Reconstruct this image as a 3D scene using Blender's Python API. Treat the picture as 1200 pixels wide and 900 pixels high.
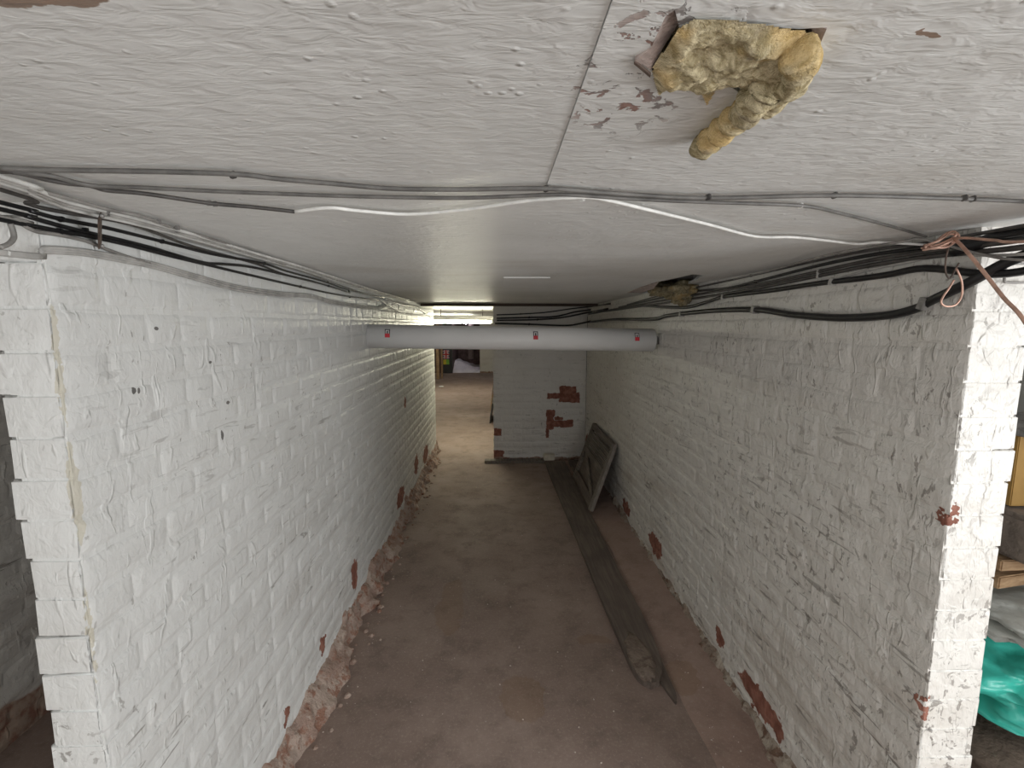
import bpy, bmesh, math, random
from mathutils import Vector, Matrix, noise as mnoise
random.seed(7)
scene = bpy.context.scene
for o in list(bpy.data.objects): bpy.data.objects.remove(o)

# ------------------------------------------------------------------ camera, world, exposure
FPX = 550.0; YAW = math.radians(-1.77); PITCH = math.radians(7.25); EYE = 1.65
cam_d = bpy.data.cameras.new('camera'); cam_d.sensor_width = 36.0; cam_d.lens = 36.0*FPX/1200.0
cam_d.clip_start = 0.02; cam_d.clip_end = 60
cam = bpy.data.objects.new('camera', cam_d); scene.collection.objects.link(cam)
cam.location = (0, 0, EYE); cam.rotation_euler = (math.radians(90)-PITCH, 0, YAW)
scene.camera = cam
world = bpy.data.worlds.new('world'); scene.world = world; world.use_nodes = True
world.node_tree.nodes['Background'].inputs[0].default_value = (0.75, 0.85, 1.0, 1)
world.node_tree.nodes['Background'].inputs[1].default_value = 0.0
vs = scene.view_settings
vs.view_transform = 'Standard'; vs.look = 'None'; vs.gamma = 1.0; vs.use_curve_mapping = False
vs.exposure = 0.12
# assumed daylight for two added windows behind the camera, and an added left fill
def area_light(name, loc, rot, sx, sy, power, col=(0.97, 0.985, 1.0)):
    d = bpy.data.lights.new(name, 'AREA'); d.shape = 'RECTANGLE'; d.size = sx; d.size_y = sy
    d.energy = power; d.color = col
    o = bpy.data.objects.new(name, d); scene.collection.objects.link(o)
    o.location = loc; o.rotation_euler = rot
    return o
area_light('assumed_window_daylight', (0.75, -2.27, 1.05), (math.radians(90), 0, 0), 1.5, 1.3, 27)
area_light('assumed_side_window_daylight', (2.47, -0.55, 1.15), (0, math.radians(90), 0), 1.1, 1.2, 55)
area_light('left_fill_light', (-1.9, -1.2, 1.15), (0, math.radians(-90), 0), 1.1, 1.2, 13)  # added fill to brighten the right wall; this side has no window

CEIL = 1.86
XL, XR = -0.80, 1.06           # corridor faces of the two brick walls
YL0, YL1 = 0.88, 6.0           # left wall, near and far end
YR0, YB = 1.03, 5.55           # right wall near end, end wall

# ------------------------------------------------------------------ rays of the reference view, used to measure surfaces
_f = Vector((-math.sin(YAW)*math.cos(PITCH), math.cos(YAW)*math.cos(PITCH), -math.sin(PITCH)))
_r = Vector((math.cos(YAW), math.sin(YAW), 0)); _u = _r.cross(_f)
EYEV = Vector((0, 0, EYE))
def ray(px, py): return (px-600)/FPX*_r - (py-450)/FPX*_u + _f
def hit(px, py, ax, val):
    d = ray(px, py); return EYEV + d*((val-EYEV[ax])/d[ax])
def proj(p):
    v = Vector(p)-EYEV; z = v.dot(_f)
    if z < 0.05: return None
    return (600+FPX*v.dot(_r)/z, 450-FPX*v.dot(_u)/z, z)
def surf(px, py, off=0.006):
    """point on the nearest corridor surface (walls, ceiling, end wall), raised off it"""
    d = ray(px, py); best = None
    for ax, val in ((0, XL+off), (0, XR-off), (2, CEIL-off), (1, YB-off)):
        if abs(d[ax]) < 1e-6: continue
        t = (val-EYEV[ax])/d[ax]
        if t > 0 and (best is None or t < best): best = t
    return EYEV + d*best

# ------------------------------------------------------------------ node helper
class M:
    def __init__(s, name):
        s.m = bpy.data.materials.new(name); s.m.use_nodes = True
        s.t = s.m.node_tree; s.b = s.t.nodes['Principled BSDF']
        s.p = s.t.nodes.new('ShaderNodeNewGeometry').outputs['Position']
    def n(s, typ, **kw):
        x = s.t.nodes.new(typ)
        for k, v in kw.items(): setattr(x, k, v)
        return x
    def put(s, sock, v):
        if isinstance(v, bpy.types.NodeSocket): s.t.links.new(v, sock)
        elif v is not None:
            if sock.type == 'RGBA' and len(v) == 3: v = (*v, 1)
            sock.default_value = v
    def math(s, op, a, b=None, clamp=False):
        x = s.n('ShaderNodeMath', operation=op, use_clamp=clamp); s.put(x.inputs[0], a)
        if b is not None: s.put(x.inputs[1], b)
        return x.outputs[0]
    def vm(s, op, a, b=None):
        x = s.n('ShaderNodeVectorMath', operation=op); s.put(x.inputs[0], a)
        if b is not None: s.put(x.inputs[1], b)
        return x.outputs['Value'] if op in ('LENGTH', 'DOT_PRODUCT') else x.outputs[0]
    def noise(s, scale, detail=3, rough=0.55, dist=0.0, vec=None, stretch=None, color=False):
        v = vec or s.p
        if stretch: v = s.vm('MULTIPLY', v, stretch)
        x = s.n('ShaderNodeTexNoise'); s.put(x.inputs['Vector'], v)
        x.inputs['Scale'].default_value = scale; x.inputs['Detail'].default_value = detail
        x.inputs['Roughness'].default_value = rough; x.inputs['Distortion'].default_value = dist
        return x.outputs['Color'] if color else x.outputs['Fac']
    def voro(s, scale, vec=None, feature='F1', rnd=1.0):
        x = s.n('ShaderNodeTexVoronoi', feature=feature); s.put(x.inputs['Vector'], vec or s.p)
        x.inputs['Scale'].default_value = scale; x.inputs['Randomness'].default_value = rnd
        return x.outputs['Distance']
    def step(s, v, lo, hi, a=0.0, b=1.0):
        x = s.n('ShaderNodeMapRange', interpolation_type='SMOOTHSTEP'); s.put(x.inputs[0], v)
        for i, q in enumerate((lo, hi, a, b)): x.inputs[i+1].default_value = q
        return x.outputs[0]
    def mix(s, f, a, b, mode='MIX'):
        x = s.n('ShaderNodeMix', data_type='RGBA', blend_type=mode); x.clamp_factor = True
        s.put(x.inputs[0], f); s.put(x.inputs[6], a); s.put(x.inputs[7], b); return x.outputs[2]
    def bump(s, h, strength=0.5, dist=0.004, nrm=None):
        x = s.n('ShaderNodeBump'); s.put(x.inputs['Height'], h)
        x.inputs['Strength'].default_value = strength; x.inputs['Distance'].default_value = dist
        if nrm is not None: s.put(x.inputs['Normal'], nrm)
        return x.outputs[0]
    def xyz(s):
        x = s.n('ShaderNodeSeparateXYZ'); s.put(x.inputs[0], s.p); return x.outputs
    def spots(s, lst, amp=0.05, scale=14, boxy=False):
        """union of ragged ellipsoids (centre, radii) in place coordinates -> 0..1"""
        nz = s.noise(scale, 3, 0.6, color=True)
        q = s.vm('ADD', s.p, s.vm('MULTIPLY', s.vm('SUBTRACT', nz, (0.5, 0.5, 0.5)), (amp*2, amp*2, amp*2)))
        acc = None
        for c, r in lst:
            v = s.vm('DIVIDE', s.vm('SUBTRACT', q, tuple(c)), tuple(r))
            if boxy:
                x = s.n('ShaderNodeSeparateXYZ'); s.put(x.inputs[0], s.vm('ABSOLUTE', v))
                d = s.math('MAXIMUM', s.math('MAXIMUM', x.outputs[0], x.outputs[1]), x.outputs[2])
            else: d = s.vm('LENGTH', v)
            acc = d if acc is None else s.math('MINIMUM', acc, d)
        return s.step(acc, 0.92, 1.0, 1.0, 0.0)
    def done(s, col, rough=0.6, nrm=None, metal=0.0, spec=0.5, **kw):
        s.put(s.b.inputs['Base Color'], col); s.put(s.b.inputs['Roughness'], rough)
        s.b.inputs['Metallic'].default_value = metal; s.b.inputs['Specular IOR Level'].default_value = spec
        if nrm is not None: s.put(s.b.inputs['Normal'], nrm)
        for k, v in kw.items(): s.put(s.b.inputs[k.replace('_', ' ')], v)
        return s.m

def plain(name, col, rough=0.6, var=0.15, scale=20, metal=0.0, bump=0.2, bd=0.002, spec=0.5):
    g = M(name); nz = g.noise(scale, 4)
    c = g.mix(g.step(nz, 0.3, 0.7), tuple(x*(1-var) for x in col), tuple(min(1, x*(1+var)) for x in col))
    return g.done(c, rough, g.bump(g.noise(scale*4, 3), bump, bd), metal, spec)

def brick_paint(name, base, dirt_col, along, dirt=0.5, spots=None, bare_h=0.0, bare_amp=0.1, stain=None, seed=0.0, speck=0.615, relief=0.008, pock=0.66, holes=None):
    """thick lumpy masonry paint with grime in the joints, chips and bare brick where it has come away"""
    g = M(name); x, y, z = g.xyz()
    st = (1, 0.28, 1.6) if along == 'y' else (0.28, 1, 1.6)
    big = g.noise(1.6+seed*0.1, 2, 0.6)
    col = g.mix(g.step(big, 0.3, 0.7), tuple(c*0.94 for c in base), base)
    # soft grime
    low = g.step(z, 0.1, 1.3, 1.0, 0.3)
    gr = g.math('MULTIPLY', g.step(g.noise(5.5, 4, 0.65, stretch=st), 0.46, 0.72), low)
    col = g.mix(g.math('MULTIPLY', gr, 0.55*dirt), col, dirt_col)
    # thin dark scuffs lying along the courses
    st2 = (1, 0.2, 1.5) if along == 'y' else (0.2, 1, 1.5)
    sc = g.step(g.noise(30, 3, 0.7, 0.7, stretch=st2), speck-0.01, speck+0.05)
    sc = g.math('MULTIPLY', sc, g.math('MULTIPLY', g.step(g.noise(3.3, 3), 0.34, 0.62), g.step(z, 0.4, 1.7, 1.0, 0.3)))
    col = g.mix(g.math('MULTIPLY', sc, 0.75*dirt+0.1, True), col, (0.16, 0.14, 0.12))
    # little chips
    ch = g.step(g.noise(46, 3, 0.65, 0.5, stretch=(1, 1, 0.55)), pock, pock+0.035)
    ch = g.math('MULTIPLY', ch, g.step(g.noise(3.1, 3), 0.36, 0.6))
    col = g.mix(g.math('MULTIPLY', ch, 0.62), col, (0.15, 0.125, 0.105))
    if holes:
        hm = g.spots(holes, 0.004, 60); col = g.mix(g.math('MULTIPLY', hm, 0.85), col, (0.07, 0.06, 0.055))
    h1 = g.noise(9, 2, 0.5); h2 = g.noise(38, 3, 0.62, 0.4, stretch=(1, 1, 0.6))
    hh = g.math('ADD', g.math('MULTIPLY', h1, 0.9), g.math('MULTIPLY', h2, 0.5))
    # blobs and runs of paint
    rn = g.step(g.noise(30, 2, 0.5, 0.8, stretch=(1, 1, 0.35)), 0.60, 0.72)
    hh = g.math('ADD', hh, g.math('MULTIPLY', rn, 0.28))
    fl = g.step(g.noise(17, 2, 0.6, 0.5), 0.49, 0.55)     # edges of old flaked coats
    hh = g.math('ADD', hh, g.math('MULTIPLY', fl, 0.07))

    rough = 0.46
    brickc = g.mix(g.step(g.noise(24, 4), 0.35, 0.7), (0.20, 0.075, 0.05), (0.34, 0.155, 0.11))
    msk = None
    if spots:
        msk = g.spots(spots, 0.055 if along == 'y' else 0.03, 20 if along == 'y' else 13, along == 'x')
        col = g.mix(msk, col, brickc)
    if bare_h > 0:
        lim = g.math('ADD', g.math('MULTIPLY', g.noise(6, 4, 0.6, stretch=(1, 0.6, 1)), bare_amp*2), bare_h-bare_amp)
        b2 = g.step(g.math('SUBTRACT', z, lim), -0.012, 0.006, 1.0, 0.0)
        mort = g.mix(g.step(g.noise(19, 4), 0.4, 0.62), (0.36, 0.27, 0.21), (0.24, 0.12, 0.085))
        col = g.mix(b2, col, mort)
        msk = b2 if msk is None else g.math('MAXIMUM', msk, b2)
    if stain:
        s2 = g.spots(stain, 0.014, 30)
        col = g.mix(g.math('MULTIPLY', s2, 0.5), col, (0.50, 0.44, 0.29))
    if msk is not None:
        rough = g.math('ADD', g.math('MULTIPLY', msk, 0.4), 0.46)
    return g.done(col, rough, g.bump(hh, 0.85, relief))

WHITE = (0.74, 0.745, 0.72)
m_left = brick_paint('paint_left', (0.73, 0.735, 0.715), (0.42, 0.39, 0.35), 'y', 0.85,
    spots=[((XL, 2.48, .27), (.05, .06, .09)), ((XL, 4.04, .98), (.05, .05, .06)), ((XL, 3.74, .24), (.05, .16, .08)),
           ((XL, 5.1, .22), (.05, .2, .10)), ((XL, 2.0, .2), (.05, .03, .04)), ((XL, 4.5, .28), (.05, .12, .1)), ((XL, 1.62, .19), (.05, .02, .035))],
    bare_h=0.10, bare_amp=0.12, stain=[((XL, .880, 1.57), (.010, .010, .12)), ((XL, .882, 1.33), (.012, .013, .11)), ((XL, .879, 1.04), (.010, .008, .12))],
    holes=[((XL, 1.048, 1.505), (.03, .006, .008)), ((XL, 1.062, 1.503), (.03, .005, .007)), ((XL, 1.134, 1.64), (.03, .008, .005)), ((XL, 1.4, 1.42), (.03, .01, .005)), ((XL, 1.36, 1.33), (.03, .006, .016)), ((XL, 1.33, 1.545), (.03, .006, .004))])
m_right = brick_paint('paint_right', (0.735, 0.715, 0.67), (0.38, 0.32, 0.26), 'y', 1.0,
    spots=[((XR, 2.98, .17), (.06, .14, .07)), ((XR, 2.06, .16), (.05, .045, .05)), ((XR, 1.70, .125), (.06, .17, .055)),
           ((XR, 5.42, .20), (.06, .12, .16)), ((XR, 4.6, .16), (.06, .10, .07)), ((XR, 3.7, .14), (.05, .12, .06)),
           ((XR+.01, 1.03, 1.20), (.012, .03, .03)), ((XR+.01, 1.03, .69), (.012, .03, .035))],
    bare_h=0.035, bare_amp=0.05, seed=3, speck=0.595, relief=0.013, pock=0.60)
m_end = brick_paint('paint_end', (0.70, 0.68, 0.64), (0.36, 0.31, 0.26), 'x', 0.55,
    spots=[((.84, YB, .873), (.11, .05, .042)), ((.79, YB, .80), (.20, .05, .036)), ((.86, YB, .745), (.13, .05, .032)),
           ((.635, YB, .585), (.055, .05, .045)), ((.635, YB, .47), (.05, .05, .09)), ((.78, YB, .455), (.14, .05, .045)), ((.74, YB, .52), (.05, .05, .02)),
           ((.60, YB, .34), (.022, .05, .06)), ((.0, YB, .36), (.05, .05, .042)), ((.0, YB, .08), (.075, .05, .06))],
    bare_h=0.05, bare_amp=0.05, seed=5, pock=0.66, speck=0.61)
m_bay = brick_paint('paint_bay', (0.64, 0.62, 0.58), (0.33, 0.28, 0.24), 'y', 0.9, bare_h=0.16, bare_amp=0.08, seed=8, speck=0.6)
m_white = plain('white_render', (0.68, 0.68, 0.65), 0.6, 0.07, 3, bump=0.5, bd=0.01)

def ceiling_mat():
    g = M('ceiling_paint'); x, y, z = g.xyz()
    col = g.mix(g.step(g.noise(2.2, 5, 0.6), 0.3, 0.7), (0.66, 0.665, 0.645), (0.735, 0.74, 0.72))
    gm = g.step(g.noise(4, 5, 0.65, stretch=(0.35, 1, 1)), 0.5, 0.75)
    col = g.mix(g.math('MULTIPLY', gm, 0.35), col, (0.46, 0.42, 0.36))
    # flaked paint around the torn opening
    near = g.vm('LENGTH', g.vm('DIVIDE', g.vm('SUBTRACT', g.p, (0.125, 0.44, CEIL)), (0.075, 0.14, 0.2)))
    fl = g.math('MULTIPLY', g.step(g.noise(42, 4, 0.6, 0.5), 0.56, 0.585), g.step(near, 0.55, 1.05, 1.0, 0.0))
    col = g.mix(fl, col, g.mix(g.step(g.noise(18), 0.4, 0.6), (0.26, 0.24, 0.23), (0.30, 0.19, 0.16)))
    br = g.spots([((-0.31, 0.338, CEIL), (0.065, 0.017, 0.05)), ((0.315, 0.362, CEIL), (0.012, 0.004, 0.05))], 0.012, 40)
    col = g.mix(br, col, (0.27, 0.19, 0.14))
    # brush ridges, sags and hanging drips of paint
    h1 = g.noise(7, 4, 0.6, stretch=(1, 0.5, 1)); h2 = g.noise(60, 3, 0.6, 0.5, stretch=(0.45, 1.1, 1))
    dr = g.step(g.voro(52), 0.05, 0.25, 1.0, 0.0)
    dr = g.math('MULTIPLY', dr, g.step(g.noise(11, 3, 0.7), 0.48, 0.66))
    sm = g.step(y, 0.9, 2.6, 1.0, 0.5)
    hh = g.math('ADD', g.math('MULTIPLY', h1, 0.8), g.math('MULTIPLY', g.math('ADD', g.math('MULTIPLY', h2, 0.32), g.math('MULTIPLY', dr, 0.22)), sm))
    hh = g.math('SUBTRACT', hh, g.math('MULTIPLY', fl, 0.15))
    return g.done(col, 0.46, g.bump(hh, 0.8, 0.011))
m_ceil = ceiling_mat()

def floor_mat(name, a, b, stains=True):
    g = M(name)
    n1 = g.noise(1.1, 5, 0.6); n2 = g.noise(6, 5, 0.7)
    col = g.mix(g.step(n1, 0.35, 0.68), a, b)
    col = g.mix(g.math('MULTIPLY', g.step(n2, 0.45, 0.7), 0.55), col, tuple(c*0.6 for c in a))
    col = g.mix(g.math('MULTIPLY', g.step(g.noise(16, 5, 0.75), 0.5, 0.8), 0.4), col, (0.40, 0.32, 0.26))
    col = g.mix(g.math('MULTIPLY', g.step(g.noise(75, 4, 0.8), 0.5, 0.72), 0.45), col, (0.46, 0.38, 0.32))
    if stains:
        s = g.spots([((0.50, 2.27, 0), (.10, .035, .1)), ((0.86, 1.97, 0), (.08, .12, .1)), ((-.28, 2.6, 0), (.08, .3, .1)), ((.1, 1.9, 0), (.1, .14, .1))], 0.07, 7)
        col = g.mix(g.math('MULTIPLY', s, 0.3), col, (0.22, 0.125, 0.06))
    sp = g.step(g.voro(16), 0.0, 0.07, 1.0, 0.0)
    sp = g.math('MULTIPLY', sp, g.step(g.noise(7), 0.55, 0.6))
    col = g.mix(g.math('MULTIPLY', sp, 0.8), col, (0.55, 0.52, 0.47))
    hh = g.math('ADD', g.math('MULTIPLY', g.noise(5, 4), 1.0), g.math('MULTIPLY', g.noise(70, 4, 0.7), 0.12))
    rough = g.step(g.noise(3, 3), 0.3, 0.7, 0.72, 0.88)
    return g.done(col, rough, g.bump(hh, 0.6, 0.01))
m_floor = floor_mat('dusty_concrete', (0.235, 0.170, 0.142), (0.325, 0.245, 0.208))
m_haunch = floor_mat('pink_mortar', (0.30, 0.205, 0.168), (0.375, 0.268, 0.222), True)

def rubble_mat(name, cols):
    g = M(name)
    c = g.mix(g.step(g.noise(9, 4), 0.42, 0.58), cols[0], cols[1])
    c = g.mix(g.step(g.noise(21, 4), 0.52, 0.62), c, cols[2])
    c = g.mix(g.math('MULTIPLY', g.step(g.noise(60, 3), 0.55, 0.7), 0.6), c, cols[3])
    return g.done(c, 0.9, g.bump(g.math('ADD', g.noise(22, 5, 0.65), g.math('MULTIPLY', g.noise(90, 3), 0.3)), 0.9, 0.02))
m_rubL = rubble_mat('crumbled_mortar', [(0.36, 0.25, 0.20), (0.46, 0.36, 0.30), (0.31, 0.165, 0.115), (0.52, 0.44, 0.37)])
m_rubR = rubble_mat('old_mortar_skirting', [(0.30, 0.235, 0.185), (0.46, 0.40, 0.33), (0.19, 0.115, 0.08), (0.14, 0.10, 0.075)])

def wood_mat(name, a, b, axis='y', rough=0.75):
    g = M(name)
    st = {'x': (0.06, 1, 1), 'y': (1, 0.06, 1), 'z': (1, 1, 0.06)}[axis]
    gn = g.noise(60, 4, 0.6, 0.3, stretch=st)
    c = g.mix(g.step(gn, 0.35, 0.68), a, b)
    c = g.mix(g.math('MULTIPLY', g.step(g.noise(4, 4), 0.45, 0.7), 0.5), c, tuple(q*0.65 for q in a))
    return g.done(c, rough, g.bump(gn, 0.5, 0.003))
m_board = wood_mat('grimy_board', (0.115, 0.088, 0.072), (0.175, 0.138, 0.113))
m_shut = wood_mat('grey_wood', (0.13, 0.108, 0.088), (0.22, 0.188, 0.158))
m_shutl = wood_mat('pale_grey_wood', (0.19, 0.165, 0.14), (0.28, 0.25, 0.215), 'z')
m_tim = wood_mat('brown_timber', (0.27, 0.165, 0.085), (0.42, 0.28, 0.16), 'x')
m_timd = wood_mat('dark_timber', (0.10, 0.07, 0.05), (0.17, 0.125, 0.09), 'x')
m_batten = wood_mat('stained_batten', (0.06, 0.043, 0.032), (0.11, 0.08, 0.06), 'x')

m_black = plain('black_sheath', (0.012, 0.012, 0.013), 0.42, 0.3, 30, bump=0.2)
m_dark = plain('dark_grey_sheath', (0.065, 0.06, 0.056), 0.5, 0.3, 30)
m_grey = plain('grey_sheath', (0.24, 0.23, 0.215), 0.5, 0.25, 25)
m_mgrey = plain('mid_grey_sheath', (0.13, 0.125, 0.117), 0.5, 0.3, 25)
m_lgrey = plain('pale_grey_sheath', (0.42, 0.41, 0.39), 0.5, 0.2, 25)
m_whitep = plain('painted_sheath', (0.60, 0.60, 0.575), 0.5, 0.15, 25)
m_whitec = plain('white_sheath', (0.80, 0.80, 0.77), 0.4, 0.12, 30)
m_copper = plain('copper_wire', (0.56, 0.35, 0.27), 0.4, 0.25, 40, metal=0.35)
m_rust = plain('rusty_steel', (0.10, 0.07, 0.055), 0.75, 0.4, 40, bump=0.6)
m_steel = plain('dull_steel', (0.30, 0.29, 0.28), 0.5, 0.3, 40, metal=0.6)
m_pipe = plain('pipe_lagging', (0.84, 0.84, 0.835), 0.45, 0.03, 4, bump=0.15, bd=0.004)
m_pipee = plain('pipe_cut_edge', (0.55, 0.55, 0.54), 0.6, 0.08, 14)
m_red = plain('red_print', (0.62, 0.03, 0.05), 0.5, 0.05)
m_blk = plain('black_print', (0.02, 0.02, 0.022), 0.5, 0.1)
m_wht = plain('white_print', (0.8, 0.8, 0.8), 0.5, 0.02)
m_navy = plain('navy_print', (0.02, 0.03, 0.13), 0.5, 0.1)
m_yel = plain('yellow_print', (0.75, 0.62, 0.05), 0.5, 0.1)
m_grn = plain('green_print', (0.22, 0.50, 0.05), 0.5, 0.1)
m_enamel = plain('white_enamel', (0.8, 0.8, 0.77), 0.35, 0.03)
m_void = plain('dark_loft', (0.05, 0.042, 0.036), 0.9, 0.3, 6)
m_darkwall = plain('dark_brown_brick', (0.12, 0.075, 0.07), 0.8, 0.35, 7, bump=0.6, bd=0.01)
m_sheet = plain('white_sheeting', (0.82, 0.79, 0.84), 0.5, 0.06, 8, bump=0.5, bd=0.01)
m_mdf = plain('ochre_panel', (0.36, 0.21, 0.055), 0.6, 0.12, 6)
m_stone = plain('grey_brown_stone', (0.19, 0.155, 0.13), 0.85, 0.3, 9, bump=0.9, bd=0.01)
m_teal = plain('teal_plastic', (0.06, 0.52, 0.42), 0.32, 0.1, 5, bump=0.5, bd=0.006)
m_clear = plain('greyish_polythene', (0.48, 0.49, 0.46), 0.3, 0.14, 7, bump=0.7, bd=0.008)
m_sack = plain('brown_sacking', (0.115, 0.085, 0.065), 0.9, 0.35, 9, bump=0.9, bd=0.01)
m_cream = plain('cream_painted_brick', (0.62, 0.57, 0.47), 0.7, 0.12, 14)
m_torn = plain('torn_board', (0.40, 0.33, 0.30), 0.85, 0.25, 60, bump=0.7)
def emit(name, col, strength):
    g = M(name); return g.done((0.9, 0.9, 0.9), 0.4, Emission_Color=(*col, 1), Emission_Strength=strength)
m_tube = emit('lit_tube', (1.0, 0.965, 0.74), 150)
m_tube2 = emit('added_tube_far', (1.0, 0.96, 0.78), 110)
def wool_mat(name, dark=1.0):
    g = M(name)
    c = g.mix(g.step(g.noise(48, 5, 0.7, 1.5), 0.34, 0.66), (0.36*dark, 0.29*dark, 0.155*dark), (0.82*dark, 0.72*dark, 0.48*dark))
    c = g.mix(g.math('MULTIPLY', g.step(g.noise(13, 3), 0.48, 0.62), 0.6), c, (0.82*dark, 0.56*dark, 0.22*dark))
    c = g.mix(g.math('MULTIPLY', g.step(g.noise(19, 4, 0.6, 0.5), 0.56, 0.72), 0.75), c, (0.32*dark, 0.27*dark, 0.21*dark))
    h = g.math('ADD', g.noise(90, 5, 0.75, 1.6), g.math('MULTIPLY', g.noise(330, 3, 0.7), 0.6))
    return g.done(c, 0.95, g.bump(h, 0.9, 0.006), spec=0.15)
m_wool = wool_mat('mineral_wool'); m_woold = wool_mat('dirty_wool', 0.5)

# ------------------------------------------------------------------ mesh helpers
COL = scene.collection
def link(name, me, mat=None, parent=None, smooth=False):
    o = bpy.data.objects.new(name, me); COL.objects.link(o)
    if mat is not None and not me.materials: me.materials.append(mat)
    if parent is not None: o.parent = parent
    if smooth:
        for p in me.polygons: p.use_smooth = True
    return o
def tag(o, label, cat, group=None):
    o['label'] = label; o['category'] = cat
    if group: o['group'] = group
    return o
def struct(o): o['kind'] = 'structure'; return o
def empty(name, loc=(0, 0, 0)):
    o = bpy.data.objects.new(name, None); COL.objects.link(o); o.location = loc; o.empty_display_size = 0.05
    return o
def mesh(name, verts, faces):
    me = bpy.data.meshes.new(name); me.from_pydata([tuple(v) for v in verts], [], faces); me.update(); return me
def box(name, lo, hi, mat, parent=None, bev=0.0, jit=0.0, sub=0):
    bm = bmesh.new(); bmesh.ops.create_cube(bm, size=1)
    for v in bm.verts: v.co = Vector([lo[i]+(v.co[i]+0.5)*(hi[i]-lo[i]) for i in range(3)])
    if sub: bmesh.ops.subdivide_edges(bm, edges=bm.edges[:], cuts=sub, use_grid_fill=True)
    if bev: bmesh.ops.bevel(bm, geom=bm.edges[:] if not sub else [e for e in bm.edges if e.is_boundary or e.calc_face_angle(0) > 0.5], offset=bev, segments=2, affect='EDGES')
    if jit:
        for v in bm.verts: v.co += mnoise.noise_vector(v.co*9)*jit
    me = bpy.data.meshes.new(name); bm.to_mesh(me); bm.free()
    return link(name, me, mat, parent)
def obox(name, M4, size, mat, parent=None, bev=0.0):
    """box of the given size, centred, carried by a matrix"""
    bm = bmesh.new(); bmesh.ops.create_cube(bm, size=1)
    for v in bm.verts: v.co = Vector([v.co[i]*size[i] for i in range(3)])
    if bev: bmesh.ops.bevel(bm, geom=bm.edges[:], offset=bev, segments=2, affect='EDGES')
    bm.transform(M4)
    me = bpy.data.meshes.new(name); bm.to_mesh(me); bm.free()
    return link(name, me, mat, parent)
def frame(o, x, y):
    x = Vector(x).normalized(); y = (Vector(y)-x*Vector(y).dot(x)).normalized(); z = x.cross(y)
    return Matrix(((x.x, y.x, z.x, o[0]), (x.y, y.y, z.y, o[1]), (x.z, y.z, z.z, o[2]), (0, 0, 0, 1)))
def spline(pts, n=6):
    pts = [Vector(p) for p in pts]
    if len(pts) < 3: return pts
    q = [pts[0]*2-pts[1]]+pts+[pts[-1]*2-pts[-2]]; out = []
    for i in range(1, len(q)-2):
        a, b, c, d = q[i-1:i+3]
        for k in range(n):
            t = k/n
            out.append(0.5*((2*b)+(c-a)*t+(2*a-5*b+4*c-d)*t*t+(3*b-a-3*c+d)*t**3))
    out.append(pts[-1]); return out
def tube_data(pts, r, seg=8, vo=0):
    pts = [Vector(p) for p in pts]; V = []; Fc = []
    up = Vector((0, 0, 1)); T0 = (pts[1]-pts[0]).normalized()
    if abs(T0.dot(up)) > 0.95: up = Vector((1, 0, 0))
    N = (up-T0*up.dot(T0)).normalized()
    for i, p in enumerate(pts):
        T = (pts[min(i+1, len(pts)-1)]-pts[max(i-1, 0)])
        if T.length > 1e-9: T.normalize()
        else: T = T0
        N = N-T*N.dot(T); N.normalize(); B = T.cross(N)
        rr = r[i] if isinstance(r, (list, tuple)) else r
        for k in range(seg):
            a = 2*math.pi*k/seg; V.append(p+(N*math.cos(a)+B*math.sin(a))*rr)
    for i in range(len(pts)-1):
        for k in range(seg):
            k2 = (k+1) % seg
            Fc.append((vo+i*seg+k, vo+i*seg+k2, vo+(i+1)*seg+k2, vo+(i+1)*seg+k))
    Fc.append(tuple(vo+k for k in reversed(range(seg)))); Fc.append(tuple(vo+(len(pts)-1)*seg+k for k in range(seg)))
    return V, Fc
def tube(name, pts, r, mat, parent=None, seg=8, sm=6):
    p = spline(pts, sm) if sm else pts
    V, Fc = tube_data(p, r, seg)
    return link(name, mesh(name, V, Fc), mat, parent, True)
def cyl(name, a, b, r, mat, parent=None, seg=20):
    return tube(name, [a, b], r, mat, parent, seg, 0)
def blob(name, c, rad, mat, parent=None, sub=4, amp=0.15, sc=6.0, seed=0, flat=None):
    bm = bmesh.new(); bmesh.ops.create_icosphere(bm, subdivisions=sub, radius=1)
    for v in bm.verts:
        q = v.co*1.0; nn = mnoise.fractal(q*sc*0.3+Vector((seed*3.1, seed, 0)), 1.0, 2.0, 4)
        q = v.co*(1+nn*amp)
        q = Vector((q.x*rad[0], q.y*rad[1], q.z*rad[2]))
        if flat is not None and q.z < -flat: q.z = -flat
        v.co = q+Vector(c)
    me = bpy.data.meshes.new(name); bm.to_mesh(me); bm.free()
    return link(name, me, mat, parent, True)

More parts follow.
